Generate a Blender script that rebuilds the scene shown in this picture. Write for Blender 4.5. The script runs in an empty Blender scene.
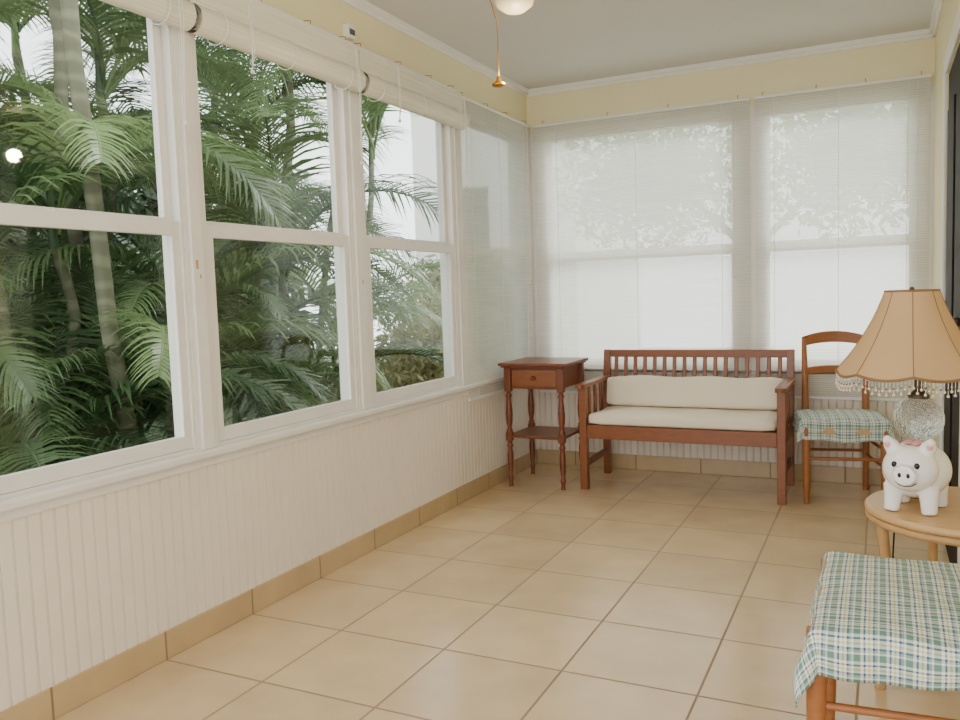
import bpy, bmesh, random
from math import *
from mathutils import Vector, Matrix
random.seed(7)
COL=bpy.context.scene.collection
# ---------------------------------------------------------------- materials
def lin(c):
    return tuple(((x/255)/12.92 if x/255<=.04045 else (((x/255)+.055)/1.055)**2.4) for x in c)
def newmat(n):
    m=bpy.data.materials.new(n);m.use_nodes=True
    nt=m.node_tree
    return m,nt,nt.nodes['Principled BSDF'],nt.nodes['Material Output']
def N(nt,t,**k):
    n=nt.nodes.new(t)
    for a,b in k.items(): setattr(n,a,b)
    return n
def mat(n,rgb,rough=.5,noise=0,nscale=8,metal=0,spec=.5,bump=0,bscale=60,stretch=None,coat=0):
    m,nt,p,o=newmat(n)
    c=lin(rgb)+(1,)
    p.inputs['Base Color'].default_value=c
    p.inputs['Roughness'].default_value=rough
    p.inputs['Metallic'].default_value=metal
    p.inputs['Specular IOR Level'].default_value=spec
    p.inputs['Coat Weight'].default_value=coat
    tc=N(nt,'ShaderNodeTexCoord');mp=N(nt,'ShaderNodeMapping')
    nt.links.new(tc.outputs['Object'],mp.inputs['Vector'])
    if stretch: mp.inputs['Scale'].default_value=stretch
    if noise:
        nz=N(nt,'ShaderNodeTexNoise');nz.inputs['Scale'].default_value=nscale;nz.inputs['Detail'].default_value=6
        nt.links.new(mp.outputs[0],nz.inputs['Vector'])
        mx=N(nt,'ShaderNodeMix',data_type='RGBA')
        mx.inputs[6].default_value=tuple(x*(1-noise) for x in c[:3])+(1,)
        mx.inputs[7].default_value=tuple(min(1,x*(1+noise)) for x in c[:3])+(1,)
        nt.links.new(nz.outputs['Fac'],mx.inputs[0]);nt.links.new(mx.outputs[2],p.inputs['Base Color'])
    if bump:
        nz=N(nt,'ShaderNodeTexNoise');nz.inputs['Scale'].default_value=bscale
        nt.links.new(mp.outputs[0],nz.inputs['Vector'])
        b=N(nt,'ShaderNodeBump');b.inputs['Strength'].default_value=bump;b.inputs['Distance'].default_value=.01
        nt.links.new(nz.outputs['Fac'],b.inputs['Height']);nt.links.new(b.outputs[0],p.inputs['Normal'])
    return m
M_yel=mat('wall_yellow',(236,227,186),.6,.04,3)
M_ceil=mat('ceiling_paint',(212,210,206),.8,.03,30,bump=.3,bscale=120)
M_white=mat('trim_white',(236,235,230),.45,.04,6)
M_oldwhite=mat('old_window_paint',(232,228,222),.5,.08,9,bump=.15,bscale=40)
M_bead=mat('beadboard_paint',(236,225,210),.5,.04,4)
M_cherry=mat('cherry_wood',(130,74,38),.35,.35,6,stretch=(3,3,12))
M_cherry2=mat('mahogany_wood',(114,59,32),.35,.35,6,stretch=(3,3,12))
M_oak=mat('honey_wood',(152,94,50),.4,.3,6,stretch=(3,3,14))
M_tan=mat('light_wood',(202,162,108),.4,.25,5,stretch=(2,14,2))
M_rattan=mat('rattan',(186,146,94),.55,.25,30)
M_cush=mat('cushion_cotton',(236,224,202),.9,.05,10,bump=.3,bscale=25)
M_dark=mat('dark_door',(30,20,16),.65,.3,5,spec=.2)
M_ceramic=mat('white_ceramic',(243,240,236),.12,0,coat=.5)
M_pink=mat('pink_glaze',(226,158,160),.2)
M_black=mat('black_glaze',(12,12,12),.15)
M_brass=mat('brass',(190,140,50),.3,metal=1)
M_pewter=mat('antique_metal',(90,80,66),.4,metal=.8)
M_cord=mat('cord_white',(235,232,225),.7)
M_grey=mat('grey_plastic',(90,95,98),.5)
# tile floor
def tile_mat(name,ox,oy,s,base,grout,gw=.0038,rough=.2):
    m,nt,p,o=newmat(name);L=nt.links.new
    tc=N(nt,'ShaderNodeTexCoord');sp=N(nt,'ShaderNodeSeparateXYZ');L(tc.outputs['Object'],sp.inputs[0])
    masks=[];ids=[]
    for ax,off in ((0,ox),(1,oy)):
        a=N(nt,'ShaderNodeMath',operation='SUBTRACT');L(sp.outputs[ax],a.inputs[0]);a.inputs[1].default_value=off
        d=N(nt,'ShaderNodeMath',operation='DIVIDE');L(a.outputs[0],d.inputs[0]);d.inputs[1].default_value=s
        fl=N(nt,'ShaderNodeMath',operation='FLOOR');L(d.outputs[0],fl.inputs[0]);ids.append(fl)
        fr=N(nt,'ShaderNodeMath',operation='FRACT');L(d.outputs[0],fr.inputs[0])
        c=N(nt,'ShaderNodeMath',operation='SUBTRACT');L(fr.outputs[0],c.inputs[0]);c.inputs[1].default_value=.5
        ab=N(nt,'ShaderNodeMath',operation='ABSOLUTE');L(c.outputs[0],ab.inputs[0])
        g=N(nt,'ShaderNodeMath',operation='GREATER_THAN');L(ab.outputs[0],g.inputs[0]);g.inputs[1].default_value=.5-gw/s
        masks.append(g)
    mk=N(nt,'ShaderNodeMath',operation='MAXIMUM');L(masks[0].outputs[0],mk.inputs[0]);L(masks[1].outputs[0],mk.inputs[1])
    cb=N(nt,'ShaderNodeCombineXYZ');L(ids[0].outputs[0],cb.inputs[0]);L(ids[1].outputs[0],cb.inputs[1])
    wn=N(nt,'ShaderNodeTexWhiteNoise');L(cb.outputs[0],wn.inputs['Vector'])
    nz=N(nt,'ShaderNodeTexNoise');nz.inputs['Scale'].default_value=5;nz.inputs['Detail'].default_value=8;L(tc.outputs['Object'],nz.inputs['Vector'])
    b=lin(base)
    m1=N(nt,'ShaderNodeMix',data_type='RGBA');m1.inputs[6].default_value=tuple(x*.80 for x in b)+(1,);m1.inputs[7].default_value=tuple(x*1.16 for x in b)+(1,)
    L(nz.outputs['Fac'],m1.inputs[0])
    m2=N(nt,'ShaderNodeMix',data_type='RGBA',blend_type='MULTIPLY');m2.inputs[0].default_value=1
    L(m1.outputs[2],m2.inputs[6])
    mr=N(nt,'ShaderNodeMapRange');mr.inputs[3].default_value=.91;mr.inputs[4].default_value=1.04;L(wn.outputs['Value'],mr.inputs[0]);L(mr.outputs[0],m2.inputs[7])
    m3=N(nt,'ShaderNodeMix',data_type='RGBA');L(mk.outputs[0],m3.inputs[0]);L(m2.outputs[2],m3.inputs[6]);m3.inputs[7].default_value=lin(grout)+(1,)
    L(m3.outputs[2],p.inputs['Base Color'])
    r=N(nt,'ShaderNodeMapRange');r.inputs[3].default_value=rough;r.inputs[4].default_value=.8;L(mk.outputs[0],r.inputs[0]);L(r.outputs[0],p.inputs['Roughness'])
    iv=N(nt,'ShaderNodeMath',operation='SUBTRACT');iv.inputs[0].default_value=1;L(mk.outputs[0],iv.inputs[1])
    bp=N(nt,'ShaderNodeBump');bp.inputs['Strength'].default_value=.4;bp.inputs['Distance'].default_value=.002;L(iv.outputs[0],bp.inputs['Height']);L(bp.outputs[0],p.inputs['Normal'])
    return m
M_floor=tile_mat('floor_tile',0,-3.2108,.4063,(217,190,150),(152,130,104))
M_base=tile_mat('baseboard_tile',-5,-3.2108,.4063,(196,170,128),(140,118,88))
# glass
def glass_mat():
    m,nt,p,o=newmat('window_glass');nt.nodes.remove(p);L=nt.links.new
    t=N(nt,'ShaderNodeBsdfTransparent');t.inputs[0].default_value=(.95,.97,.96,1)
    g=N(nt,'ShaderNodeBsdfGlossy');g.inputs['Roughness'].default_value=.02
    lw=N(nt,'ShaderNodeLayerWeight');lw.inputs['Blend'].default_value=.5
    pw=N(nt,'ShaderNodeMath',operation='POWER');L(lw.outputs['Facing'],pw.inputs[0]);pw.inputs[1].default_value=5
    f=N(nt,'ShaderNodeMath',operation='MULTIPLY_ADD');L(pw.outputs[0],f.inputs[0]);f.inputs[1].default_value=.4;f.inputs[2].default_value=.03
    x=N(nt,'ShaderNodeMixShader');L(f.outputs[0],x.inputs[0]);L(t.outputs[0],x.inputs[1]);L(g.outputs[0],x.inputs[2]);L(x.outputs[0],o.inputs[0])
    return m
M_glass=glass_mat()
def blind_mat(name,tr=.225,col=(240,239,232)):
    m,nt,p,o=newmat(name);nt.nodes.remove(p);L=nt.links.new
    tc=N(nt,'ShaderNodeTexCoord');sp=N(nt,'ShaderNodeSeparateXYZ');L(tc.outputs['Object'],sp.inputs[0])
    mu=N(nt,'ShaderNodeMath',operation='MULTIPLY');L(sp.outputs[2],mu.inputs[0]);mu.inputs[1].default_value=2*pi/.0125
    s=N(nt,'ShaderNodeMath',operation='SINE');L(mu.outputs[0],s.inputs[0])
    nz=N(nt,'ShaderNodeTexNoise');nz.inputs['Scale'].default_value=1;mp=N(nt,'ShaderNodeMapping');mp.inputs['Scale'].default_value=(3,3,90)
    L(tc.outputs['Object'],mp.inputs[0]);L(mp.outputs[0],nz.inputs['Vector'])
    a=N(nt,'ShaderNodeMath',operation='MULTIPLY_ADD');L(s.outputs[0],a.inputs[0]);a.inputs[1].default_value=.09;a.inputs[2].default_value=tr-.11
    b=N(nt,'ShaderNodeMath',operation='MULTIPLY_ADD');L(nz.outputs['Fac'],b.inputs[0]);b.inputs[1].default_value=.22;L(a.outputs[0],b.inputs[2])
    cl=N(nt,'ShaderNodeClamp');L(b.outputs[0],cl.inputs[0])
    d=N(nt,'ShaderNodeBsdfDiffuse');d.inputs[0].default_value=lin(col)+(1,)
    t=N(nt,'ShaderNodeBsdfTranslucent');t.inputs[0].default_value=lin(col)+(1,)
    tp=N(nt,'ShaderNodeBsdfTransparent')
    x1=N(nt,'ShaderNodeMixShader');x1.inputs[0].default_value=.56;L(d.outputs[0],x1.inputs[1]);L(t.outputs[0],x1.inputs[2])
    x2=N(nt,'ShaderNodeMixShader');L(cl.outputs[0],x2.inputs[0]);L(x1.outputs[0],x2.inputs[1]);L(tp.outputs[0],x2.inputs[2])
    L(x2.outputs[0],o.inputs[0]);return m
M_blind=blind_mat('woven_blind')
M_roll=mat('rolled_blind',(230,223,206),.7,.32,1,stretch=(3,3,220))
def leaf_mat(name,c1,c2,nsc=2.5,trans=.3,rough=.4):
    m,nt,p,o=newmat(name);L=nt.links.new
    tc=N(nt,'ShaderNodeTexCoord');nz=N(nt,'ShaderNodeTexNoise');nz.inputs['Scale'].default_value=nsc;nz.inputs['Detail'].default_value=4
    L(tc.outputs['Object'],nz.inputs['Vector'])
    oi=N(nt,'ShaderNodeObjectInfo')
    ad=N(nt,'ShaderNodeMath',operation='ADD');L(nz.outputs['Fac'],ad.inputs[0]);L(oi.outputs['Random'],ad.inputs[1])
    sc=N(nt,'ShaderNodeMapRange');sc.inputs[1].default_value=.4;sc.inputs[2].default_value=1.5;L(ad.outputs[0],sc.inputs[0])
    mx=N(nt,'ShaderNodeMix',data_type='RGBA');mx.inputs[6].default_value=lin(c1)+(1,);mx.inputs[7].default_value=lin(c2)+(1,);L(sc.outputs[0],mx.inputs[0])
    L(mx.outputs[2],p.inputs['Base Color']);p.inputs['Roughness'].default_value=rough
    t=N(nt,'ShaderNodeBsdfTranslucent');L(mx.outputs[2],t.inputs[0])
    x=N(nt,'ShaderNodeMixShader');x.inputs[0].default_value=trans;L(p.outputs[0],x.inputs[1]);L(t.outputs[0],x.inputs[2]);L(x.outputs[0],o.inputs[0])
    return m
M_palm=leaf_mat('palm_leaf',(52,82,52),(142,166,112),2.5,.35)
M_hedge=leaf_mat('hedge_leaf',(42,64,46),(88,112,78),3,.15)
M_bush=leaf_mat('croton_leaf',(96,112,74),(168,162,110),5)
M_tree=leaf_mat('tree_leaf',(92,150,66),(150,200,100),2,.5)
M_grass=mat('ground_grass',(70,82,56),.9,.4,6)
M_conc=mat('concrete',(206,204,196),.9,.1,3)
M_stucco=mat('white_stucco',(240,240,236),.8,.03,4)
def trunk_mat():
    m,nt,p,o=newmat('palm_trunk');L=nt.links.new
    tc=N(nt,'ShaderNodeTexCoord');w=N(nt,'ShaderNodeTexWave',bands_direction='Z');w.inputs['Scale'].default_value=3.0;w.inputs['Distortion'].default_value=7;w.inputs['Detail'].default_value=3
    L(tc.outputs['Object'],w.inputs['Vector'])
    r=N(nt,'ShaderNodeValToRGB');r.color_ramp.elements[0].color=lin((108,108,88))+(1,);r.color_ramp.elements[1].color=lin((130,130,108))+(1,)
    r.color_ramp.elements[0].position=.45;r.color_ramp.elements[1].position=.98
    L(w.outputs['Fac'],r.inputs[0]);L(r.outputs[0],p.inputs['Base Color']);p.inputs['Roughness'].default_value=.8
    return m
M_trunk=trunk_mat()
def plaid_mat():
    m,nt,p,o=newmat('plaid_cloth');L=nt.links.new
    uv=N(nt,'ShaderNodeUVMap');uv.uv_map='UVMap';sp=N(nt,'ShaderNodeSeparateXYZ');L(uv.outputs[0],sp.inputs[0])
    outs=[]
    for ax in (0,1):
        d=N(nt,'ShaderNodeMath',operation='DIVIDE');L(sp.outputs[ax],d.inputs[0]);d.inputs[1].default_value=.046
        fr=N(nt,'ShaderNodeMath',operation='FRACT');L(d.outputs[0],fr.inputs[0])
        r=N(nt,'ShaderNodeValToRGB');cr=r.color_ramp;cr.interpolation='CONSTANT'
        stops=[(0,(100,136,124)),(.26,(230,234,224)),(.38,(48,72,116)),(.46,(230,234,224)),(.56,(200,194,120)),(.64,(230,234,224)),(.74,(48,72,116)),(.82,(146,174,166)),(.92,(230,234,224))]
        cr.elements[0].position=0;cr.elements[0].color=lin(stops[0][1])+(1,)
        cr.elements[1].position=stops[1][0];cr.elements[1].color=lin(stops[1][1])+(1,)
        for q,c in stops[2:]:
            e=cr.elements.new(q);e.color=lin(c)+(1,)
        L(fr.outputs[0],r.inputs[0]);outs.append(r)
    x=N(nt,'ShaderNodeMix',data_type='RGBA');x.inputs[0].default_value=.5;L(outs[0].outputs[0],x.inputs[6]);L(outs[1].outputs[0],x.inputs[7])
    L(x.outputs[2],p.inputs['Base Color']);p.inputs['Roughness'].default_value=.9
    return m
M_plaid=plaid_mat()
def shade_mat():
    m,nt,p,o=newmat('lampshade_fabric');L=nt.links.new
    p.inputs['Base Color'].default_value=lin((216,182,136))+(1,);p.inputs['Roughness'].default_value=.8
    t=N(nt,'ShaderNodeBsdfTranslucent');t.inputs[0].default_value=lin((224,186,136))+(1,)
    x=N(nt,'ShaderNodeMixShader');x.inputs[0].default_value=.3;L(p.outputs[0],x.inputs[1]);L(t.outputs[0],x.inputs[2]);L(x.outputs[0],o.inputs[0]);return m
M_shade=shade_mat()
M_trimbrown=mat('shade_trim',(140,104,68),.7)
M_crystal,_nt,_p,_o=newmat('lamp_glass')
_p.inputs['Transmission Weight'].default_value=.95;_p.inputs['Roughness'].default_value=.02;_p.inputs['IOR'].default_value=1.4;_p.inputs['Base Color'].default_value=(.82,.85,.80,1)
_v=N(_nt,'ShaderNodeTexVoronoi');_v.inputs['Scale'].default_value=45;_b=N(_nt,'ShaderNodeBump');_b.inputs['Strength'].default_value=.7;_b.inputs['Distance'].default_value=.012
_nt.links.new(_v.outputs['Distance'],_b.inputs['Height']);_nt.links.new(_b.outputs[0],_p.inputs['Normal'])
M_bead2=mat('fringe_beads',(226,214,190),.2)
M_globe,_nt,_p,_o=newmat('fan_light_globe')
_p.inputs['Base Color'].default_value=(.36,.31,.20,1);_p.inputs['Emission Color'].default_value=(1,.8,.42,1);_p.inputs['Emission Strength'].default_value=.15
# ---------------------------------------------------------------- mesh builder
class MB:
    def __init__(s): s.v=[];s.f=[];s.m=[];s.s=[];s.mats=[]
    def mi(s,m):
        if m not in s.mats: s.mats.append(m)
        return s.mats.index(m)
    def add(s,vs,fs,m,sm=False):
        o=len(s.v);s.v+=[tuple(x) for x in vs];k=s.mi(m)
        for f in fs: s.f.append(tuple(i+o for i in f));s.m.append(k);s.s.append(sm)
    def box(s,x0,x1,y0,y1,z0,z1,m):
        s.add([(x,y,z) for x in (x0,x1) for y in (y0,y1) for z in (z0,z1)],[(0,1,3,2),(4,6,7,5),(0,4,5,1),(2,3,7,6),(0,2,6,4),(1,5,7,3)],m)
    def beam(s,p0,p1,w,h,m,up=(0,0,1)):
        p0=Vector(p0);p1=Vector(p1);d=(p1-p0).normalized();u=Vector(up)
        if abs(d.dot(u))>.95:u=Vector((0,1,0))
        a=d.cross(u).normalized();b=a.cross(d).normalized()
        s.add([p+a*i*w/2+b*j*h/2 for p in (p0,p1) for i in (-1,1) for j in (-1,1)],[(0,1,3,2),(4,6,7,5),(0,4,5,1),(2,3,7,6),(0,2,6,4),(1,5,7,3)],m)
    def tube(s,pts,rad,m,n=12):
        pts=[Vector(p) for p in pts]
        if not hasattr(rad,'__len__'): rad=[rad]*len(pts)
        vs=[];fs=[];ref=None
        for i,p in enumerate(pts):
            d=(pts[min(i+1,len(pts)-1)]-pts[max(i-1,0)]).normalized()
            if ref is None: ref=Vector((1,0,0)) if abs(d.x)<.8 else Vector((0,1,0))
            a=(ref-d*ref.dot(d)).normalized();ref=a;b=d.cross(a)
            vs+=[p+(a*cos(2*pi*k/n)+b*sin(2*pi*k/n))*rad[i] for k in range(n)]
        for i in range(len(pts)-1):
            for k in range(n): fs.append((i*n+k,i*n+(k+1)%n,(i+1)*n+(k+1)%n,(i+1)*n+k))
        s.add(vs,fs,m,True)
        s.add(vs[:n],[tuple(range(n))[::-1]],m);s.add(vs[-n:],[tuple(range(n))],m)
    def lathe(s,cx,cy,prof,m,n=24,capped=True):
        vs=[(cx+r*cos(2*pi*k/n),cy+r*sin(2*pi*k/n),z) for r,z in prof for k in range(n)];fs=[]
        for i in range(len(prof)-1):
            for k in range(n): fs.append((i*n+k,i*n+(k+1)%n,(i+1)*n+(k+1)%n,(i+1)*n+k))
        s.add(vs,fs,m,True)
        if capped:
            s.add(vs[:n],[tuple(range(n))[::-1]],m);s.add(vs[-n:],[tuple(range(n))],m)
    def ball(s,c,r,m,n=16,k=10):
        if not hasattr(r,'__len__'): r=(r,r,r)
        vs=[(c[0],c[1],c[2]-r[2])]
        for j in range(1,k):
            t=pi*j/k
            for i in range(n): vs.append((c[0]+r[0]*sin(t)*cos(2*pi*i/n),c[1]+r[1]*sin(t)*sin(2*pi*i/n),c[2]-r[2]*cos(t)))
        vs.append((c[0],c[1],c[2]+r[2]));fs=[]
        for i in range(n):
            fs.append((0,1+(i+1)%n,1+i));fs.append((len(vs)-1,1+(k-2)*n+i,1+(k-2)*n+(i+1)%n))
            for j in range(k-2): fs.append((1+j*n+i,1+j*n+(i+1)%n,1+(j+1)*n+(i+1)%n,1+(j+1)*n+i))
        s.add(vs,fs,m,True)
    def out(s,name,loc=(0,0,0),rz=0,parent=None,bevel=0,seg=2,recalc=True):
        me=bpy.data.meshes.new(name);me.from_pydata(s.v,[],s.f)
        for m in s.mats: me.materials.append(m)
        me.polygons.foreach_set('material_index',s.m);me.polygons.foreach_set('use_smooth',s.s)
        me.update()
        if recalc:
            b=bmesh.new();b.from_mesh(me);bmesh.ops.recalc_face_normals(b,faces=b.faces);b.to_mesh(me);b.free()
        o=bpy.data.objects.new(name,me);COL.objects.link(o);o.location=loc;o.rotation_euler=(0,0,rz)
        if parent: o.parent=parent
        if bevel:
            md=o.modifiers.new('bevel','BEVEL');md.width=bevel;md.segments=seg;md.limit_method='ANGLE'
        return o
# ---------------------------------------------------------------- room shell
Y0=-5.6;CZ=2.46;WT=.10
b=MB();b.box(-.0,3.2,Y0,.0,-.06,0,M_floor);b.out('floor')
b=MB();b.box(-WT,3.2,Y0,WT,CZ,CZ+.1,M_ceil);b.out('ceiling')
WINS=[(-4.93,-4.01),(-3.91,-3.01),(-2.925,-2.045),(-1.945,-1.07),(-.975,-.11)]
ZT=2.18
b=MB()
b.box(-WT,0,Y0,WT,-.25,.62,M_yel)
b.box(-WT,0,Y0,WT,ZT,CZ,M_yel)
prev=Y0
for a,c in WINS+[(WT,WT)]:
    b.box(-WT,0,prev,a,.62,ZT,M_oldwhite);prev=c
b.out('wall_left')
XW=2.335
BW=[(.10,1.335),(1.45,2.27)]
b=MB()
b.box(0,XW+.12,0,WT,-.25,.62,M_yel);b.box(0,XW+.12,0,WT,ZT,CZ,M_yel)
prev=0
for a,c in BW+[(XW+.12,0)]:
    b.box(prev,a,0,WT,.62,ZT,M_oldwhite);prev=c
b.out('wall_back')
b=MB()
b.box(XW,XW+.12,-.95,0,0,CZ,M_yel);b.box(XW,XW+.12,-1.90,-.95,2.02,CZ,M_yel);b.box(XW,XW+.12,-2.05,-1.90,0,CZ,M_yel)
b.box(XW+.12,3.1,-2.05,-1.93,0,CZ,M_yel)
b.box(3.1,3.2,Y0,-1.93,0,CZ,M_yel)
b.out('wall_right')
b=MB();b.box(XW+.004,XW+.05,-1.895,-.955,0.002,2.015,M_dark)
for z0,z1 in ((.15,.85),(.95,1.85)):
    b.box(XW-.004,XW+.004,-1.82,-1.48,z0,z1,M_dark);b.box(XW-.004,XW+.004,-1.38,-1.04,z0,z1,M_dark)
b.ball((XW-.022,-1.86,1.0),.018,M_pewter);b.out('door_1',bevel=.004)
b=MB()
b.box(XW-.012,XW,-.95,-.87,0,2.10,M_white);b.box(XW-.012,XW,-2.05,-1.90,0,2.10,M_white);b.box(XW-.012,XW,-1.90,-.95,2.02,2.10,M_white)
b.out('trim_door',bevel=.004)
b=MB()
for z0,z1,t in ((2.418,2.44,.014),(2.435,2.462,.03)):
    b.box(0,t,Y0,0,z0,z1,M_white);b.box(0,XW,-t,0,z0,z1,M_white);b.box(XW-t,XW,-1.93,0,z0,z1,M_white)
b.out('trim_crown',bevel=.004)
b=MB();b.box(0,.012,Y0,0,0,.095,M_base);b.out('baseboard_left',bevel=.003)
b=MB();b.box(.012,XW,-.012,0,0,.095,M_base);b.out('baseboard_back',bevel=.003)
b=MB();b.box(XW-.012,XW,-.87,-.012,0,.095,M_base);b.out('baseboard_right',bevel=.003)
def bead(name,L,z0,z1,along):
    b=MB();p=.0415;n=int(L/p)+1;vs=[];fs=[]
    prof=[(0,.008),(p-.009,.008),(p-.0065,.001),(p-.004,.008),(p-.002,.008),(p-.001,.004)]
    pts=[]
    for i in range(n):
        for d,h in prof: 
            if i*p+d<=L: pts.append((i*p+d,h))
    for d,h in pts:
        for z in (z0,z1): vs.append((h,-d,z) if along=='y' else (d,-h,z))
    for i in range(len(pts)-1): fs.append((2*i,2*i+1,2*i+3,2*i+2))
    b.add(vs,fs,M_bead);return b.out(name,recalc=False)
bead('trim_beadboard_left',5.6,.095,.63,'y')
bead('trim_beadboard_back',XW,.095,.63,'x')
b=MB();b.box(-.05,.035,Y0,0,.622,.648,M_oldwhite);b.box(0,.016,Y0,0,.590,.624,M_oldwhite);b.out('trim_sill_left',bevel=.006)
b=MB();b.box(.035,XW,-.03,.05,.622,.648,M_oldwhite);b.box(.02,XW,-.016,0,.590,.624,M_oldwhite);b.out('trim_sill_back',bevel=.006)
b=MB()
ed=[(WINS[i][1],WINS[i+1][0]) for i in range(4)]
for a,c in ed:
    b.box(0,.010,a+.018,c-.018,.65,ZT,M_oldwhite)
b.box(0,.010,-.095,-.02,.65,ZT,M_oldwhite)
# bare-wood chips in the old paint
for y,z,w_,h_ in ((-2.975,1.28,.005,.03),(-2.962,1.24,.003,.012),(-1.992,1.22,.004,.018)):
    b.box(.0095,.0108,y-w_,y+w_,z-h_/2,z+h_/2,M_rattan)
b.out('trim_window_posts',bevel=0)
def window(name,a,c,axis,zr):
    b=MB()
    def bx(u0,u1,n0,n1,z0,z1,m):
        if axis=='y': b.box(n0,n1,u0,u1,z0,z1,m)
        else: b.box(u0,u1,-n1,-n0,z0,z1,m)
    F=M_oldwhite
    bx(a,a+.016,-.09,-.002,.648,ZT,F);bx(c-.016,c,-.09,-.002,.648,ZT,F);bx(a+.016,c-.016,-.09,-.002,ZT-.02,ZT,F);bx(a+.016,c-.016,-.09,-.004,.648,.660,F)
    A,C=a+.016,c-.016;st=.034
    n0,n1=-.062,-.036
    bx(A,A+st,n0,n1,zr-.03,ZT-.02,F);bx(C-st,C,n0,n1,zr-.03,ZT-.02,F);bx(A+st,C-st,n0,n1,ZT-.07,ZT-.02,F);bx(A+st,C-st,n0,n1,zr-.02,zr+.025,F)
    bx(A+st,C-st,-.050,-.047,zr+.025,ZT-.07,M_glass)
    n0,n1=-.034,-.008
    bx(A,A+st,n0,n1,.661,zr+.012,F);bx(C-st,C,n0,n1,.661,zr+.012,F);bx(A+st,C-st,n0,n1,.661,.706,F);bx(A+st,C-st,n0,n1,zr-.035,zr+.012,F)
    bx(A+st,C-st,-.024,-.021,.706,zr-.035,M_glass)
    mid=(a+c)/2
    bx(mid-.02,mid+.02,-.034,-.012,zr+.012,zr+.017,M_oldwhite)
    return b.out(name,bevel=.003)
i=1
for a,c in WINS: window('window_%d'%i,a,c,'y',1.41);i+=1
for a,c in BW: window('window_%d'%i,a,c,'x',1.375);i+=1
# ---------------------------------------------------------------- blinds
def hang_blind(name,axis,a,c,z0,z1,off=.03):
    b=MB()
    def P(u,n,z): return (n,u,z) if axis=='y' else (u,-n,z)
    b.add([P(a,off,z0),P(c,off,z0),P(c,off,z1),P(a,off,z1)],[(0,1,2,3)],M_blind)
    def bx(u0,u1,n0,n1,zz0,zz1,m):
        if axis=='y': b.box(n0,n1,u0,u1,zz0,zz1,m)
        else: b.box(u0,u1,-n1,-n0,zz0,zz1,m)
    bx(a,c,off+.002,off+.006,z1-.10,z1,M_blind)
    bx(a,c,off-.008,off+.01,z1,z1+.014,M_white)
    bx(a,c,off-.008,off+.008,z0-.014,z0,M_white)
    w=c-a
    for t in (.12,.5,.88):
        b.tube([P(a+w*t,off+.007,z0),P(a+w*t,off+.007,z1)],.0012,M_cord,6)
    for t in (.05,.37,.65,.95):
        u=a+w*t;b.tube([P(u,0.0,z1+.04),P(u,off,z1+.036),P(u,off,z1+.012)],.0018,M_brass,6)
    u=a+w*.93;b.tube([P(u,off+.014,z1),P(u+.004,off+.016,z1-.5),P(u,off+.014,z1-1.0)],.0018,M_cord,6)
    b.ball(P(u,off+.014,z1-1.01),.009,M_cord,8,6)
    return b.out(name,recalc=False)
hang_blind('window_blind','y',-1.03,-.05,.57,2.21)
hang_blind('window_blind','x',.05,1.40,.50,2.21)
hang_blind('window_blind','x',1.425,2.315,.50,2.21)
def rolled(a,c):
    b=MB();off=.045
    b.box(off-.02,off+.005,a,c,2.215,2.235,M_white)
    b.box(off-.006,off-.002,a,c,2.10,2.215,M_roll);b.box(off+.012,off+.016,a,c,2.08,2.215,M_roll)
    n=60;prof=[]
    for k in range(n):
        t=k/(n-1);an=t*2*pi*3.2;r=.012+.038*t;prof.append((off+.012+r*cos(an+1),2.075+r*1.05*sin(an+1)))
    vs=[(x,y,z) for x,z in prof for y in (a+.005,c-.005)]
    b.add(vs,[(2*k,2*k+1,2*k+3,2*k+2) for k in range(n-1)],M_roll,True)
    w=c-a
    for t in (.12,.5,.88):
        y=a+w*t
        b.tube([(off+.012+.053*cos(q),y,2.075+.055*sin(q)) for q in [j*2*pi/16 for j in range(17)]],.002,M_cord,6)
    for t in (.05,.4,.7,.95):
        y=a+w*t;b.tube([(0,y,2.262),(off-.01,y,2.258),(off-.01,y,2.225)],.0018,M_brass,6)
    for t,dz in ((.90,.40),(.22,.17)):
        y=a+w*t
        for q in (0,.012):
            b.tube([(off+.02,y+q,2.22),(off+.072,y+q,2.19),(off+.078,y+q+.004,2.03),(off+.072,y+.006,2.12-dz)],.0017,M_cord,6)
        b.ball((off+.072,y+.006,2.115-dz),.008,M_cord,8,6)
    return b.out('rolled_window_blind',recalc=False)
rolled(-4.98,-4.02);rolled(-3.99,-3.0);rolled(-2.985,-2.03);rolled(-2.015,-1.05)
b=MB();b.box(.0,.03,-2.045,-1.995,2.265,2.325,M_white);b.box(.03,.033,-2.04,-2.0,2.28,2.305,M_grey);b.out('thermometer',bevel=.003)
# ---------------------------------------------------------------- side table (left, with drawer)
b=MB();W=M_cherry2
x0,x1,y0,y1=.085,.455,-.68,-.30
b.box(.06,.478,-.705,-.28,.722,.74,W);b.box(.07,.468,-.695,-.29,.712,.722,W)
b.box(x0+.02,x1-.02,y0+.022,y1-.02,.585,.712,W)
b.box(x0+.045,x1-.045,y0+.012,y0+.024,.600,.700,M_cherry);b.ball(((x0+x1)/2,y0+.0,.65),.014,W,12,8)
b.box(x0+.01,x1-.01,y0+.01,y1-.01,.292,.308,W)
for lx in (x0+.02,x1-.02):
    for ly in (y0+.02,y1-.02):
        b.box(lx-.02,lx+.02,ly-.02,ly+.02,.57,.712,W)
        b.lathe(lx,ly,[(.018,.57),(.012,.56),(.02,.545),(.013,.53),(.016,.50),(.021,.44),(.019,.39),(.012,.35),(.02,.335),(.018,.325)],W,16)
        b.box(lx-.019,lx+.019,ly-.019,ly+.019,.275,.325,W)
        b.lathe(lx,ly,[(.018,.275),(.012,.262),(.02,.245),(.013,.23),(.018,.19),(.018,.14),(.011,.07),(.017,.05),(.011,.03),(.014,.0)],W,16)
b.out('end_table',bevel=.004)
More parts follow.
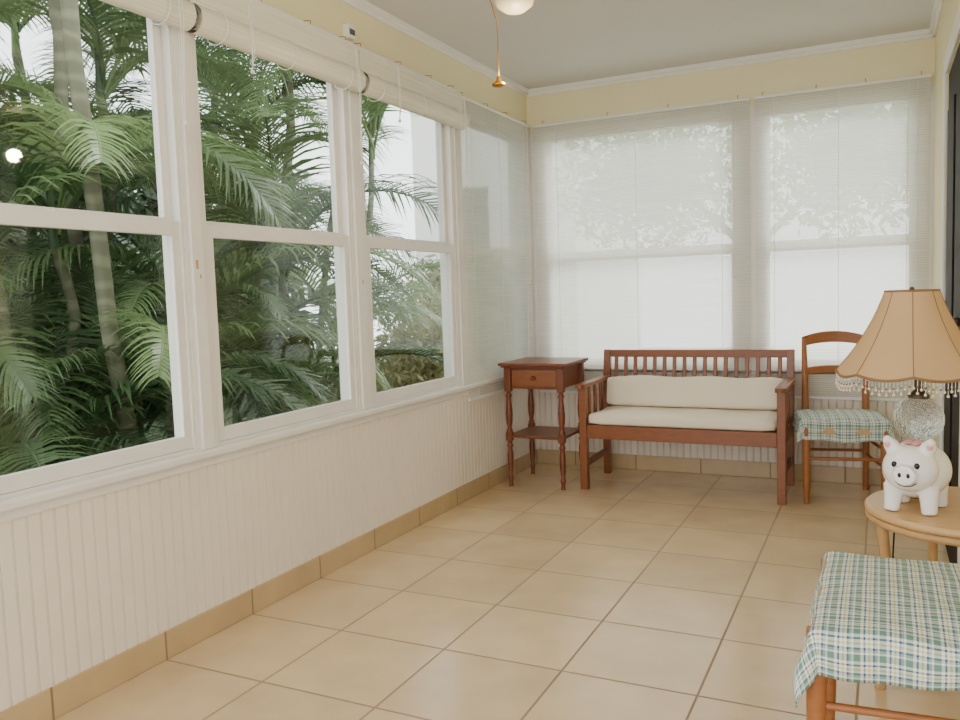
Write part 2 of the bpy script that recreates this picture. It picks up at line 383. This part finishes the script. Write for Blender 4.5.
# ---------------------------------------------------------------- bench
b=MB();W=M_cherry
bx0,bx1,by0,by1=.525,1.648,-.62,-.12
for lx in (bx0+.022,bx1-.022):
    b.box(lx-.022,lx+.022,by0,by0+.045,0,.595,W)
    b.beam((lx,by1-.03,0),(lx,by1-.045,.40),.042,.045,W,(0,1,0))
    b.beam((lx,by1-.045,.38),(lx,by1+.015,.775),.042,.04,W,(0,1,0))
    ax=lx
    b.box(ax-.028,ax+.028,by0-.03,by1-.03,.595,.618,W)
    b.lathe(ax,by0-.03,[(.028,.595),(.028,.618)],W,20)
    b.box(lx-.012,lx+.012,by0+.045,by1-.06,.30,.375,W)
    b.box(lx-.012,lx+.012,by0+.045,by1-.05,.13,.165,W)
    for k in range(3):
        yy=by0+.13+k*.11;b.box(lx-.008,lx+.008,yy-.015,yy+.015,.375,.595,W)
b.box(bx0+.044,bx1-.044,by0+.008,by0+.034,.300,.378,W)
b.box(bx0+.044,bx1-.044,by1-.07,by1-.045,.300,.375,W)
for k in range(9):
    xx=bx0+.1+k*.116;b.box(xx-.03,xx+.03,by0+.034,by1-.06,.355,.372,W)
def backy(z): return by1-.045+(z-.38)/(.395)*.06
b.beam((bx0+.03,backy(.757),.752),(bx1-.03,backy(.757),.752),.024,.045,W)
b.beam((bx0+.03,backy(.48),.48),(bx1-.03,backy(.48),.48),.022,.04,W)
ns=17
for k in range(ns):
    xx=bx0+.08+k*(bx1-bx0-.16)/(ns-1)
    b.beam((xx,backy(.48),.48),(xx,backy(.75),.75),.024,.012,W,(0,1,0))
bench=b.out('wooden_bench',bevel=.004)
def cushion(name,x0,x1,y0,y1,z0,z1,parent,tilt=0,bev=.03):
    me=bpy.data.meshes.new(name);bm=bmesh.new()
    bmesh.ops.create_cube(bm,size=1)
    bmesh.ops.subdivide_edges(bm,edges=bm.edges[:],cuts=13,use_grid_fill=True)
    L=Vector((x1-x0,y1-y0,z1-z0));c=Vector(((x0+x1)/2,(y0+y1)/2,(z0+z1)/2))
    for v in bm.verts:
        p=v.co*2;r=bev;h=L/2
        w=Vector((p.x*h.x,p.y*h.y,p.z*h.z))
        inner=Vector([max(-(h[i]-r),min(h[i]-r,w[i])) for i in range(3)])
        d=w-inner
        if d.length>0: w=inner+d.normalized()*r
        w.z+=.006*sin(w.x*17)*sin(w.y*13+1)*(1 if p.z>0 else .0)
        v.co=w
    R=Matrix.Rotation(tilt,4,'X')
    for v in bm.verts: v.co=R@v.co+c
    for f in bm.faces: f.smooth=True
    bm.to_mesh(me);bm.free();me.materials.append(M_cush)
    o=bpy.data.objects.new(name,me);COL.objects.link(o);o.parent=parent
    return o
cushion('seat_cushion',bx0+.05,bx1-.05,by0+.0,by1-.09,.379,.442,bench,0,.026)
cushion('back_cushion',bx0+.055,bx1-.045,-.275,-.195,.443,.625,bench,radians(-9),.03)
# ---------------------------------------------------------------- chairs
def drape(w,d,hl,hr,hf,hb,z,parent,amp=.012,seed=0):
    rnd=random.Random(seed)
    st=.012;me=bpy.data.meshes.new('seat_cloth');vs=[];uvs=[]
    S=[-w/2-hl+i*st for i in range(int((w+hl+hr)/st)+1)];T=[-d/2-hf+i*st for i in range(int((d+hf+hb)/st)+1)]
    ph=rnd.random()*6
    for t in T:
        for s in S:
            os=max(abs(s)-w/2,0);ot=max(abs(t)-d/2,0)
            cx=max(-w/2,min(w/2,s));cy=max(-d/2,min(d/2,t))
            dr=hypot(os,ot)
            if dr>0: nx,ny=(os*(1 if s>0 else -1)/dr,ot*(1 if t>0 else -1)/dr)
            else: nx=ny=0
            rr=.016
            if dr<rr*pi/2: a=dr/rr;out=rr*sin(a);dz=rr*(1-cos(a))
            else: out=rr;dz=rr+(dr-rr*pi/2)
            cor=min(os,ot)
            wave=(amp*sin(s*38+ph)+amp*sin(t*41+ph*2))*min(1,dr/.06)*.6
            out+=wave+.06*dr+cor*.25
            bulge=.014*max(0,1-(abs(cx)/(w/2))**3)*max(0,1-(abs(cy)/(d/2))**3)+.003*sin(s*30+ph)*sin(t*26)
            zz=z+bulge-dz*(1+.10*sin(s*9+ph)+.08*sin(t*11+ph))
            vs.append((cx+nx*out,cy+ny*out,zz));uvs.append((s+1,t+1))
    n=len(S);fs=[(j*n+i,j*n+i+1,(j+1)*n+i+1,(j+1)*n+i) for j in range(len(T)-1) for i in range(n-1)]
    me.from_pydata(vs,[],fs);uv=me.uv_layers.new(name='UVMap')
    for l in me.loops: uv.data[l.index].uv=uvs[l.vertex_index]
    for p in me.polygons: p.use_smooth=True
    me.materials.append(M_plaid)
    o=bpy.data.objects.new('seat_cloth',me);COL.objects.link(o);o.parent=parent
    md=o.modifiers.new('thick','SOLIDIFY');md.thickness=.003;md.offset=1
    return o
def chair(loc,rz,w,d,H,hang,seed,sh=.44,legm=M_oak):
    b=MB();W=legm;fw=w/2-.02;bw=w/2-.05;fy=-d/2+.02;by=d/2-.02
    for sx in (-1,1):
        b.tube([(sx*fw,fy,0),(sx*fw,fy,.1),(sx*fw,fy,.3),(sx*fw,fy,sh-.01)],[.013,.017,.02,.02],W,14)
        b.tube([(sx*bw,by,0),(sx*bw,by,.25),(sx*bw,by+.005,sh),(sx*bw,by+.03,sh+.2),(sx*bw,by+.075,H-.06)],[.015,.018,.019,.017,.013],W,14)
        b.tube([(sx*fw,fy,.2),(sx*bw,by,.2)],.009,W,8);b.tube([(sx*fw,fy,.29),(sx*bw,by,.29)],.009,W,8)
        b.beam((sx*fw,fy,sh-.045),(sx*bw,by,sh-.045),.02,.05,M_tan)
    b.tube([(-fw,fy,.24),(fw,fy,.24)],.010,W,8);b.tube([(-bw,by,.22),(bw,by,.22)],.009,W,8)
    b.beam((-fw,fy,sh-.045),(fw,fy,sh-.045),.02,.05,M_tan);b.beam((-bw,by,sh-.045),(bw,by,sh-.045),.02,.05,M_tan)
    b.add([(-fw-.01,fy-.01,sh-.02),(fw+.01,fy-.01,sh-.02),(bw+.01,by,sh-.02),(-bw-.01,by,sh-.02),(-fw-.01,fy-.01,sh),(fw+.01,fy-.01,sh),(bw+.01,by,sh),(-bw-.01,by,sh)],
        [(3,2,1,0),(4,5,6,7),(0,1,5,4),(1,2,6,5),(2,3,7,6),(3,0,4,7)],M_rattan)
    def slat(zc,h,arch,ext):
        n=14;vs=[];fs=[]
        for i in range(n+1):
            u=-1+2*i/n;x=u*(bw+ext);yb=by+.005+(zc-sh)/(H-.06-sh)*.07+.022*(1-u*u)
            top=zc+h/2+arch*(1-u*u);bot=zc-h/2+arch*.75*(1-u*u)
            for dy in (-.008,.008):
                vs+= [(x,yb+dy,bot),(x,yb+dy,top)]
        for i in range(n):
            a=4*i;c=a+4
            fs+=[(a,a+1,c+1,c),(a+2,c+2,c+3,a+3),(a+1,a+3,c+3,c+1),(a,c,c+2,a+2)]
        fs+=[(0,2,3,1),(4*n,4*n+1,4*n+3,4*n+2)]
        b.add(vs,fs,W)
    slat(H-.075,.055,.03,.012);slat(sh+.215,.04,.012,-.005)
    o=b.out('dining_chair',loc,rz,bevel=.003)
    drape(w-.012,d-.05,*hang,sh+.004,o,seed=seed)
    return o
chair((1.893,-.335,0),radians(10),.41,.40,.895,(.10,.10,.12,.02),3)
chair((2.165,-3.085,0),radians(-90),.50,.43,.885,(.10,.10,.13,.02),5,sh=.458)
# ---------------------------------------------------------------- round rattan table
b=MB();cx,cy=2.30,-2.49;R=.255
b.lathe(cx,cy,[(R-.006,.500),(R,.503),(R,.515),(R-.006,.52)],M_tan,56)
b.tube([(cx+(R-.012)*cos(q),cy+(R-.012)*sin(q),.488) for q in [j*2*pi/40 for j in range(41)]],.011,M_rattan,10)
for k in range(4):
    q=radians(20+90*k);ca,sa=cos(q),sin(q)
    b.tube([(cx+(R-.03)*ca,cy+(R-.03)*sa,.49),(cx+(R-.05)*ca,cy+(R-.05)*sa,.3),(cx+(R-.03)*ca,cy+(R-.03)*sa,0)],[.015,.013,.015],M_rattan,12)
b.tube([(cx+(R-.06)*cos(q),cy+(R-.06)*sin(q),.2) for q in [j*2*pi/32 for j in range(33)]],.009,M_rattan,8)
b.out('round_side_table')
# ---------------------------------------------------------------- lamp
lx,ly=2.184,-2.378;b=MB();tz=.52
b.lathe(lx,ly,[(.055,tz),(.058,tz+.008),(.05,tz+.018),(.022,tz+.028),(.018,tz+.04)],M_pewter,28)
def arc(r,zc,n=14,t0=-1.15,t1=1.2): return [(r*cos(t0+(t1-t0)*k/n),zc+r*sin(t0+(t1-t0)*k/n)) for k in range(n+1)]
b.lathe(lx,ly,[(.018,tz+.04)]+arc(.045,tz+.085)+[(.016,.65)],M_crystal,32)
b.lathe(lx,ly,[(.03,.648),(.034,.656),(.028,.668),(.022,.674)],M_pewter,24)
b.lathe(lx,ly,arc(.068,.745,18),M_crystal,36)
b.lathe(lx,ly,[(.026,.804),(.03,.812),(.02,.822),(.012,.83),(.012,.87),(.018,.875),(.018,.91),(.01,.92)],M_pewter,20)
b.lathe(lx,ly,[(.01,.92),(.012,.925),(.028,.96),(.032,.985),(.02,1.015),(.002,1.025)],M_ceramic,16)
lx-=.020
b.tube([(lx+.020,ly,1.02),(lx,ly,1.118)],.003,M_pewter,6);b.ball((lx,ly,1.122),.007,M_pewter,10,8)
for k in range(3):
    q=2*pi*k/3;b.tube([(lx,ly,1.108),(lx+.070*cos(q),ly+.070*sin(q),1.114)],.002,M_pewter,6)
NP=8;sub=8;rows=14;vs=[];fs=[];n=NP*sub
def srad(t): return .070+.130*(.60*t+.40*t**2.2)
for j in range(rows+1):
    t=j/rows
    for k in range(n):
        a=2*pi*k/n;w=abs(sin(NP*a/2))
        r=srad(t)*(1-.03*w*t)
        z=1.117-.232*t-.012*w*(t**6)
        vs.append((lx+r*cos(a),ly+r*sin(a),z))
for j in range(rows):
    for k in range(n): fs.append((j*n+k,j*n+(k+1)%n,(j+1)*n+(k+1)%n,(j+1)*n+k))
b.add(vs,fs,M_shade,True)
for p in range(NP):
    b.tube([(lx+(vs[j*n+p*sub][0]-lx)*1.005,ly+(vs[j*n+p*sub][1]-ly)*1.005,vs[j*n+p*sub][2]) for j in range(rows+1)],.0012,M_trimbrown,6)
for j in (0,rows):
    b.tube([vs[j*n+k] for k in range(n)]+[vs[j*n]],.004 if j else .003,M_trimbrown,6)
for k in range(0,n*2):
    i0=rows*n+(k//2)%n;i1=rows*n+((k+1)//2)%n
    px=(vs[i0][0]+vs[i1][0])/2;py=(vs[i0][1]+vs[i1][1])/2;pz=(vs[i0][2]+vs[i1][2])/2
    L=.028+.012*(k%2)
    b.tube([(px,py,pz),(px,py,pz-L)],.0009,M_cord,4)
    b.ball((px,py,pz-L),.0042,M_bead2,6,5);b.ball((px,py,pz-L*.55),.003,M_trimbrown if k%2 else M_crystal,6,4)
b.out('table_lamp',recalc=False)
b=MB();b.tube([(lx+.06,ly+.05,.523),(lx-.01,ly+.24,.524),(lx-.03,ly+.27,.5),(lx-.04,ly+.25,.25),(lx-.01,ly+.3,.03),(lx+.03,ly+.36,.006),(3.05,-2.08,.006)],.003,M_black,6);b.out('lamp_cord')
# ---------------------------------------------------------------- piggy bank
px,py,pz=2.170,-2.555,.52
root=MB()
root.ball((0,.02,.108),(.082,.098,.078),M_ceramic,40,24)
root.ball((0,-.055,.125),(.066,.058,.062),M_ceramic,32,20)
for sx in (-1,1):
    root.tube([(sx*.040,-.040,.075),(sx*.043,-.045,.03),(sx*.045,-.048,.002)],[.027,.021,.019],M_ceramic,20)
    root.tube([(sx*.042,.06,.075),(sx*.044,.065,.03),(sx*.045,.066,.002)],[.027,.022,.021],M_ceramic,20)
    root.tube([(sx*.034,-.055,.165),(sx*.045,-.062,.188),(sx*.052,-.075,.203),(sx*.055,-.088,.196)],[.022,.019,.011,.004],M_ceramic,16)
root.tube([(0,-.09,.118),(0,-.125,.116)],[.030,.027],M_ceramic,28)
pig=root.out('piggy_bank',(px,py,pz),radians(-14))
pig.scale=(1.04,1.0,1.0)
md=pig.modifiers.new('remesh','REMESH');md.mode='VOXEL';md.voxel_size=.0032;md.use_smooth_shade=True
md=pig.modifiers.new('smooth','SMOOTH');md.iterations=8;md.factor=.6
b=MB()
for sx in (-1,1):
    b.ball((sx*.010,-.124,.118),(.0045,.004,.007),M_black,12,8)
    b.ball((sx*.026,-.1065,.142),(.0068,.005,.0085),M_black,14,10)
    b.ball((sx*.0485,-.077,.19),(.008,.005,.010),M_pink,12,8)
b.out('face_features',parent=pig)
b=MB();b.tube([(-.03,-.095,.098),(-.015,-.108,.088),(0,-.112,.086),(.015,-.108,.088),(.03,-.095,.098)],.0013,M_black,6)
for q in range(5):
    a=q*2*pi/5;b.ball((.018*cos(a),-.005+.018*sin(a),.186),(.012,.012,.005),M_pink,12,6)
b.out('painted_details',parent=pig)
# ---------------------------------------------------------------- ceiling fan
fx,fy=1.10,-2.74;b=MB()
M_fan=M_white
b.lathe(fx,fy,[(.06,CZ),(.065,2.43),(.02,2.40),(.013,2.39)],M_fan,24)
b.tube([(fx,fy,2.40),(fx,fy,2.33)],.012,M_fan,12)
b.lathe(fx,fy,[(.03,2.335),(.09,2.325),(.11,2.28),(.11,2.23),(.08,2.19),(.05,2.18),(.05,2.14),(.07,2.125),(.07,2.10),(.04,2.09)],M_fan,32)
for k in range(5):
    q=radians(25+72*k);c,s=cos(q),sin(q)
    def T(r,w,z): return (fx+r*c-w*s,fy+r*s+w*c,z)
    b.add([T(.1,-.015,2.25),T(.1,.015,2.25),T(.2,.04,2.26),T(.2,-.04,2.26)],[(0,1,2,3)],M_brass)
    v=[T(.18,-.055,2.262),T(.18,.055,2.254),T(.55,.07,2.252),T(.60,.04,2.254),T(.60,-.04,2.262),T(.55,-.07,2.266)]
    v2=[(x,y,z+.006) for x,y,z in v]
    b.add(v+v2,[(0,1,2,3,4,5),(11,10,9,8,7,6)]+[(i,(i+1)%6,(i+1)%6+6,i+6) for i in range(6)],M_fan)
b.lathe(fx,fy,[(.04,2.09),(.05,2.085),(.064,2.06),(.066,2.035),(.054,2.00),(.030,1.983),(.004,1.979)],M_globe,32)
ch=(fx-.052,fy-.015)
b.tube([(ch[0]+.02,ch[1],2.115),(ch[0]-.022,ch[1],2.105),(ch[0]-.022,ch[1],2.03),(ch[0],ch[1],1.96),(ch[0],ch[1],1.79)],.0018,M_brass,6)
b.lathe(ch[0],ch[1],[(.002,1.80),(.006,1.795),(.009,1.785),(.022,1.776),(.02,1.770),(.004,1.768)],M_brass,16)
b.out('ceiling_fan')
# ---------------------------------------------------------------- exterior
GZ=-.25
b=MB();b.box(-14,0,-12,14,GZ-.1,GZ,M_grass);b.box(0.0,9,.1,14,GZ-.1,GZ,M_conc);b.box(0.0,9,-12,-5.61,GZ-.1,GZ,M_conc);b.out('ground')
def frond_mesh(seed,L,e0,e1):
    r=random.Random(seed);b=MB();n=26;pts=[];p=Vector((0,0,0))
    for i in range(n+1):
        t=i/n;pts.append((p.copy(),e0+(e1-e0)*t**1.2));e=pts[-1][1];p=p+Vector((cos(e),0,sin(e)))*L/n
    b.tube([q[0] for q in pts],[.012*(1-.8*i/n)+.001 for i in range(n+1)],M_palm,6)
    m=50
    for i in range(m):
        t=.12+.87*i/(m-1);f=t*n;k=min(int(f),n-1);q=pts[k][0].lerp(pts[k+1][0],f-k);e=pts[k][1]
        tan=Vector((cos(e),0,sin(e)));nor=Vector((-sin(e),0,cos(e)))
        ll=L*.30*(sin(pi*(.12+.83*t))**.6)*(.85+.3*r.random())
        for sd in (-1,1):
            side=Vector((0,sd,0));d=(side*.85+tan*(.4+.45*t+.2*r.random())+nor*(.25+.2*r.random())).normalized()
            w=.018;P=q.copy();rows=[]
            for j in range(5):
                u=j/4;wd=w*(1-.15*u) if u<.6 else w*(1-u)*2.1
                rows.append((P.copy(),wd));d=(d+Vector((0,0,-.36))*(.5+.9*r.random())*.9).normalized() if j else d
                P=P+d*ll/4
            wv=tan;vs=[]
            for P_,wd in rows: vs+=[P_-wv*wd*.6,P_+wv*wd*.6]
            b.add(vs,[(2*j,2*j+1,2*j+3,2*j+2) for j in range(4)],M_palm)
    me=bpy.data.meshes.new('frond');me.from_pydata(b.v,[],b.f);me.materials.append(M_palm);me.update();return me
FR=[frond_mesh(1,1.7,radians(72),radians(-35)),frond_mesh(2,1.5,radians(60),radians(-50)),frond_mesh(3,1.9,radians(80),radians(-10)),frond_mesh(4,1.3,radians(50),radians(-60)),frond_mesh(5,1.8,radians(66),radians(-60))]
def palm(x,y,stems,seed):
    r=random.Random(seed)
    root=bpy.data.objects.new('areca_palm',None);COL.objects.link(root);root.location=(x,y,GZ)
    b=MB()
    for (dx,dy,tx,ty,h,nf,rad) in stems:
        rad*=.72
        P=[Vector((dx,dy,0)).lerp(Vector((tx,ty,h)),k/10)+Vector((.03*sin(k),.02*sin(k*1.7),0)) for k in range(11)]
        b.tube(P,[rad*(1.15-.2*k/10) for k in range(11)],M_trunk,14)
        b.tube([P[-1],P[-1]+Vector((0,0,.35))],[rad*.9,rad*.5],M_palm,12)
        a0=r.random()*6
        for k in range(nf):
            o=bpy.data.objects.new('frond',r.choice(FR));COL.objects.link(o);o.parent=root
            az=a0+k*2.4;sc=.75+.35*r.random()
            reach=1.15*sc*cos(az)
            if x+tx+reach>-.35: sc*=max(.35,(-.35-x-tx)/reach)
            o.location=(tx,ty,h+.25*r.random());o.rotation_euler=(r.uniform(-.3,.3),r.uniform(-.15,.35),az);o.scale=(sc,sc,sc)
    b.out('stems',parent=root)
palm(-1.9,-1.85,[(0,0,-.1,-.1,3.6,10,.05),(-.2,.15,-.4,.5,2.7,9,.045),(.15,-.2,.2,-.35,1.7,9,.04),(.1,.25,.15,.5,1.1,9,.035),(-.25,-.2,-.5,-.6,2.2,9,.045),(0,-.35,-.2,-.8,.8,9,.03),(.1,.05,.1,.1,.5,9,.03),(.3,-.4,.35,-.7,.35,9,.025),(.35,-.1,.45,-.1,.7,8,.025),
  (.66,-.36,.5,-.52,4.3,6,.052),(.40,-.60,.15,-1.05,4.1,6,.042),(.3,.35,.2,.62,4.2,6,.045)],11)
palm(-2.1,-.1,[(0,0,.1,.2,3.4,10,.05),(-.2,.1,-.4,.3,2.4,9,.045),(.2,-.1,.3,-.2,1.5,9,.035),(.1,.3,.2,.5,.9,9,.03),(0,-.2,0,-.4,.5,9,.03),(.2,.3,.45,.8,2.5,9,.035),(.1,.2,.3,.6,3.0,9,.035),(.3,-.3,.5,-.5,.3,8,.025)],12)
palm(-3.4,-2.8,[(0,0,.1,.0,3.2,9,.05),(.2,.2,.3,.4,2.2,9,.045),(.1,-.2,.2,-.5,1.3,10,.04),(.2,0,.4,.1,.6,10,.04),(.3,.4,.5,.7,1.6,9,.035)],13)
palm(-3.6,1.0,[(0,0,0,0,3.0,10,.05),(.2,.2,.3,.4,2.0,9,.045),(.1,-.2,.2,-.5,1.1,9,.04)],14)
palm(-3.7,-.9,[(0,0,0,0,3.3,9,.05),(.2,.2,.2,.3,2.3,10,.045),(.1,-.2,.2,-.4,1.4,10,.04),(.2,0,.3,.1,.6,9,.04)],15)
def leafcloud(name,n,fn,size,m,seed,core=None):
    r=random.Random(seed);b=MB();vs=[];fs=[]
    for i in range(n):
        p=Vector(fn(r));s=size*(.6+.8*r.random())
        a=Vector((r.gauss(0,1),r.gauss(0,1),r.gauss(0,1))).normalized();c=a.cross(Vector((r.gauss(0,1),r.gauss(0,1),r.gauss(0,1)))).normalized()
        k=len(vs);vs+=[p-a*s,p+c*s*.35,p+a*s,p-c*s*.35];fs.append((k,k+1,k+2,k+3))
    b.add(vs,fs,m)
    if core:
        for c in core: b.box(*c,m)
    return b.out(name,recalc=False)
leafcloud('garden_hedge',13000,lambda r:(-5.9-r.random()*.7+.3*sin(r.random()*9),r.uniform(-6,5.0),GZ+r.random()**.8*(3.1+.5*sin(r.random()*7))),.16,M_hedge,1,[(-7.0,-6.6,-6,5.0,GZ,2.5)])
def ell(c,R,lo=.6):
    def f(r):
        v=Vector((r.gauss(0,1),r.gauss(0,1),r.gauss(0,1))).normalized()*(lo+(1-lo)*r.random())
        return (c[0]+v.x*R[0],c[1]+v.y*R[1],c[2]+abs(v.z)*R[2] if c[2]<0 else c[2]+v.z*R[2])
    return f
leafcloud('croton_bush',7000,ell((-2.0,2.6,GZ),(1.0,.9,1.5),.4),.06,M_bush,2)
leafcloud('croton_bush',8000,ell((-3.0,4.9,GZ),(1.5,1.0,2.1),.4),.08,M_bush,6)
e1=ell((-.6,5.6,2.55),(1.35,.8,1.0),.1);e2=ell((1.85,5.6,2.65),(1.25,.8,1.05),.1)
o=leafcloud('garden_tree',11000,lambda r:(e1 if r.random()<.5 else e2)(r),.07,M_tree,4)
b=MB();b.tube([(.62,5.6,GZ+.012),(.64,5.6,1.6)],[.08,.06],M_trunk,10)
b.tube([(.64,5.6,1.55),(.2,5.6,2.0),(-.5,5.6,2.6)],[.05,.04,.02],M_trunk,8);b.tube([(.64,5.6,1.55),(1.1,5.6,2.0),(1.8,5.6,2.7)],[.05,.04,.02],M_trunk,8);b.out('stem',parent=o)
b=MB();b.box(-5.1,-2.2,7.2,11,GZ,4.6,M_stucco);b.box(-4.55,-3.7,7.17,7.2,1.7,2.9,M_grey);b.box(-4.62,-3.63,7.15,7.2,1.62,1.7,M_stucco)
b.box(-5.4,-1.9,6.9,11.3,4.6,4.75,M_stucco);b.out('neighbour_house')
# ---------------------------------------------------------------- light
w=bpy.data.worlds.new('sky');bpy.context.scene.world=w;w.use_nodes=True
bg=w.node_tree.nodes['Background'];bg.inputs[0].default_value=(.96,.975,.99,1);bg.inputs[1].default_value=3.9
sd=bpy.data.lights.new('sun','SUN');sd.energy=3.2;sd.angle=radians(25);sd.color=(1,.97,.92);so=bpy.data.objects.new('sun',sd);COL.objects.link(so)
so.rotation_euler=Vector((.25,1,.95)).to_track_quat('Z','Y').to_euler()
pd=bpy.data.lights.new('fan_bulb','POINT');pd.energy=15;pd.shadow_soft_size=.028;pd.color=(1,.84,.58);po=bpy.data.objects.new('fan_bulb',pd);COL.objects.link(po);po.location=(fx+.03,fy,1.80)
# ---------------------------------------------------------------- camera
yaw,pitch,roll=.4571,.0804,-.0333
F=Vector((-sin(yaw)*cos(pitch),cos(yaw)*cos(pitch),-sin(pitch)));Rr=Vector((cos(yaw),sin(yaw),0));U=Rr.cross(F)
R2=cos(roll)*Rr+sin(roll)*U;U2=-sin(roll)*Rr+cos(roll)*U
cd=bpy.data.cameras.new('camera');cd.sensor_width=36;cd.lens=816.87/960*36;cd.clip_start=.05
co=bpy.data.objects.new('camera',cd);COL.objects.link(co)
co.matrix_world=Matrix(((R2.x,U2.x,-F.x,2.083),(R2.y,U2.y,-F.y,-5.051),(R2.z,U2.z,-F.z,1.1483),(0,0,0,1)))
bpy.context.scene.camera=co
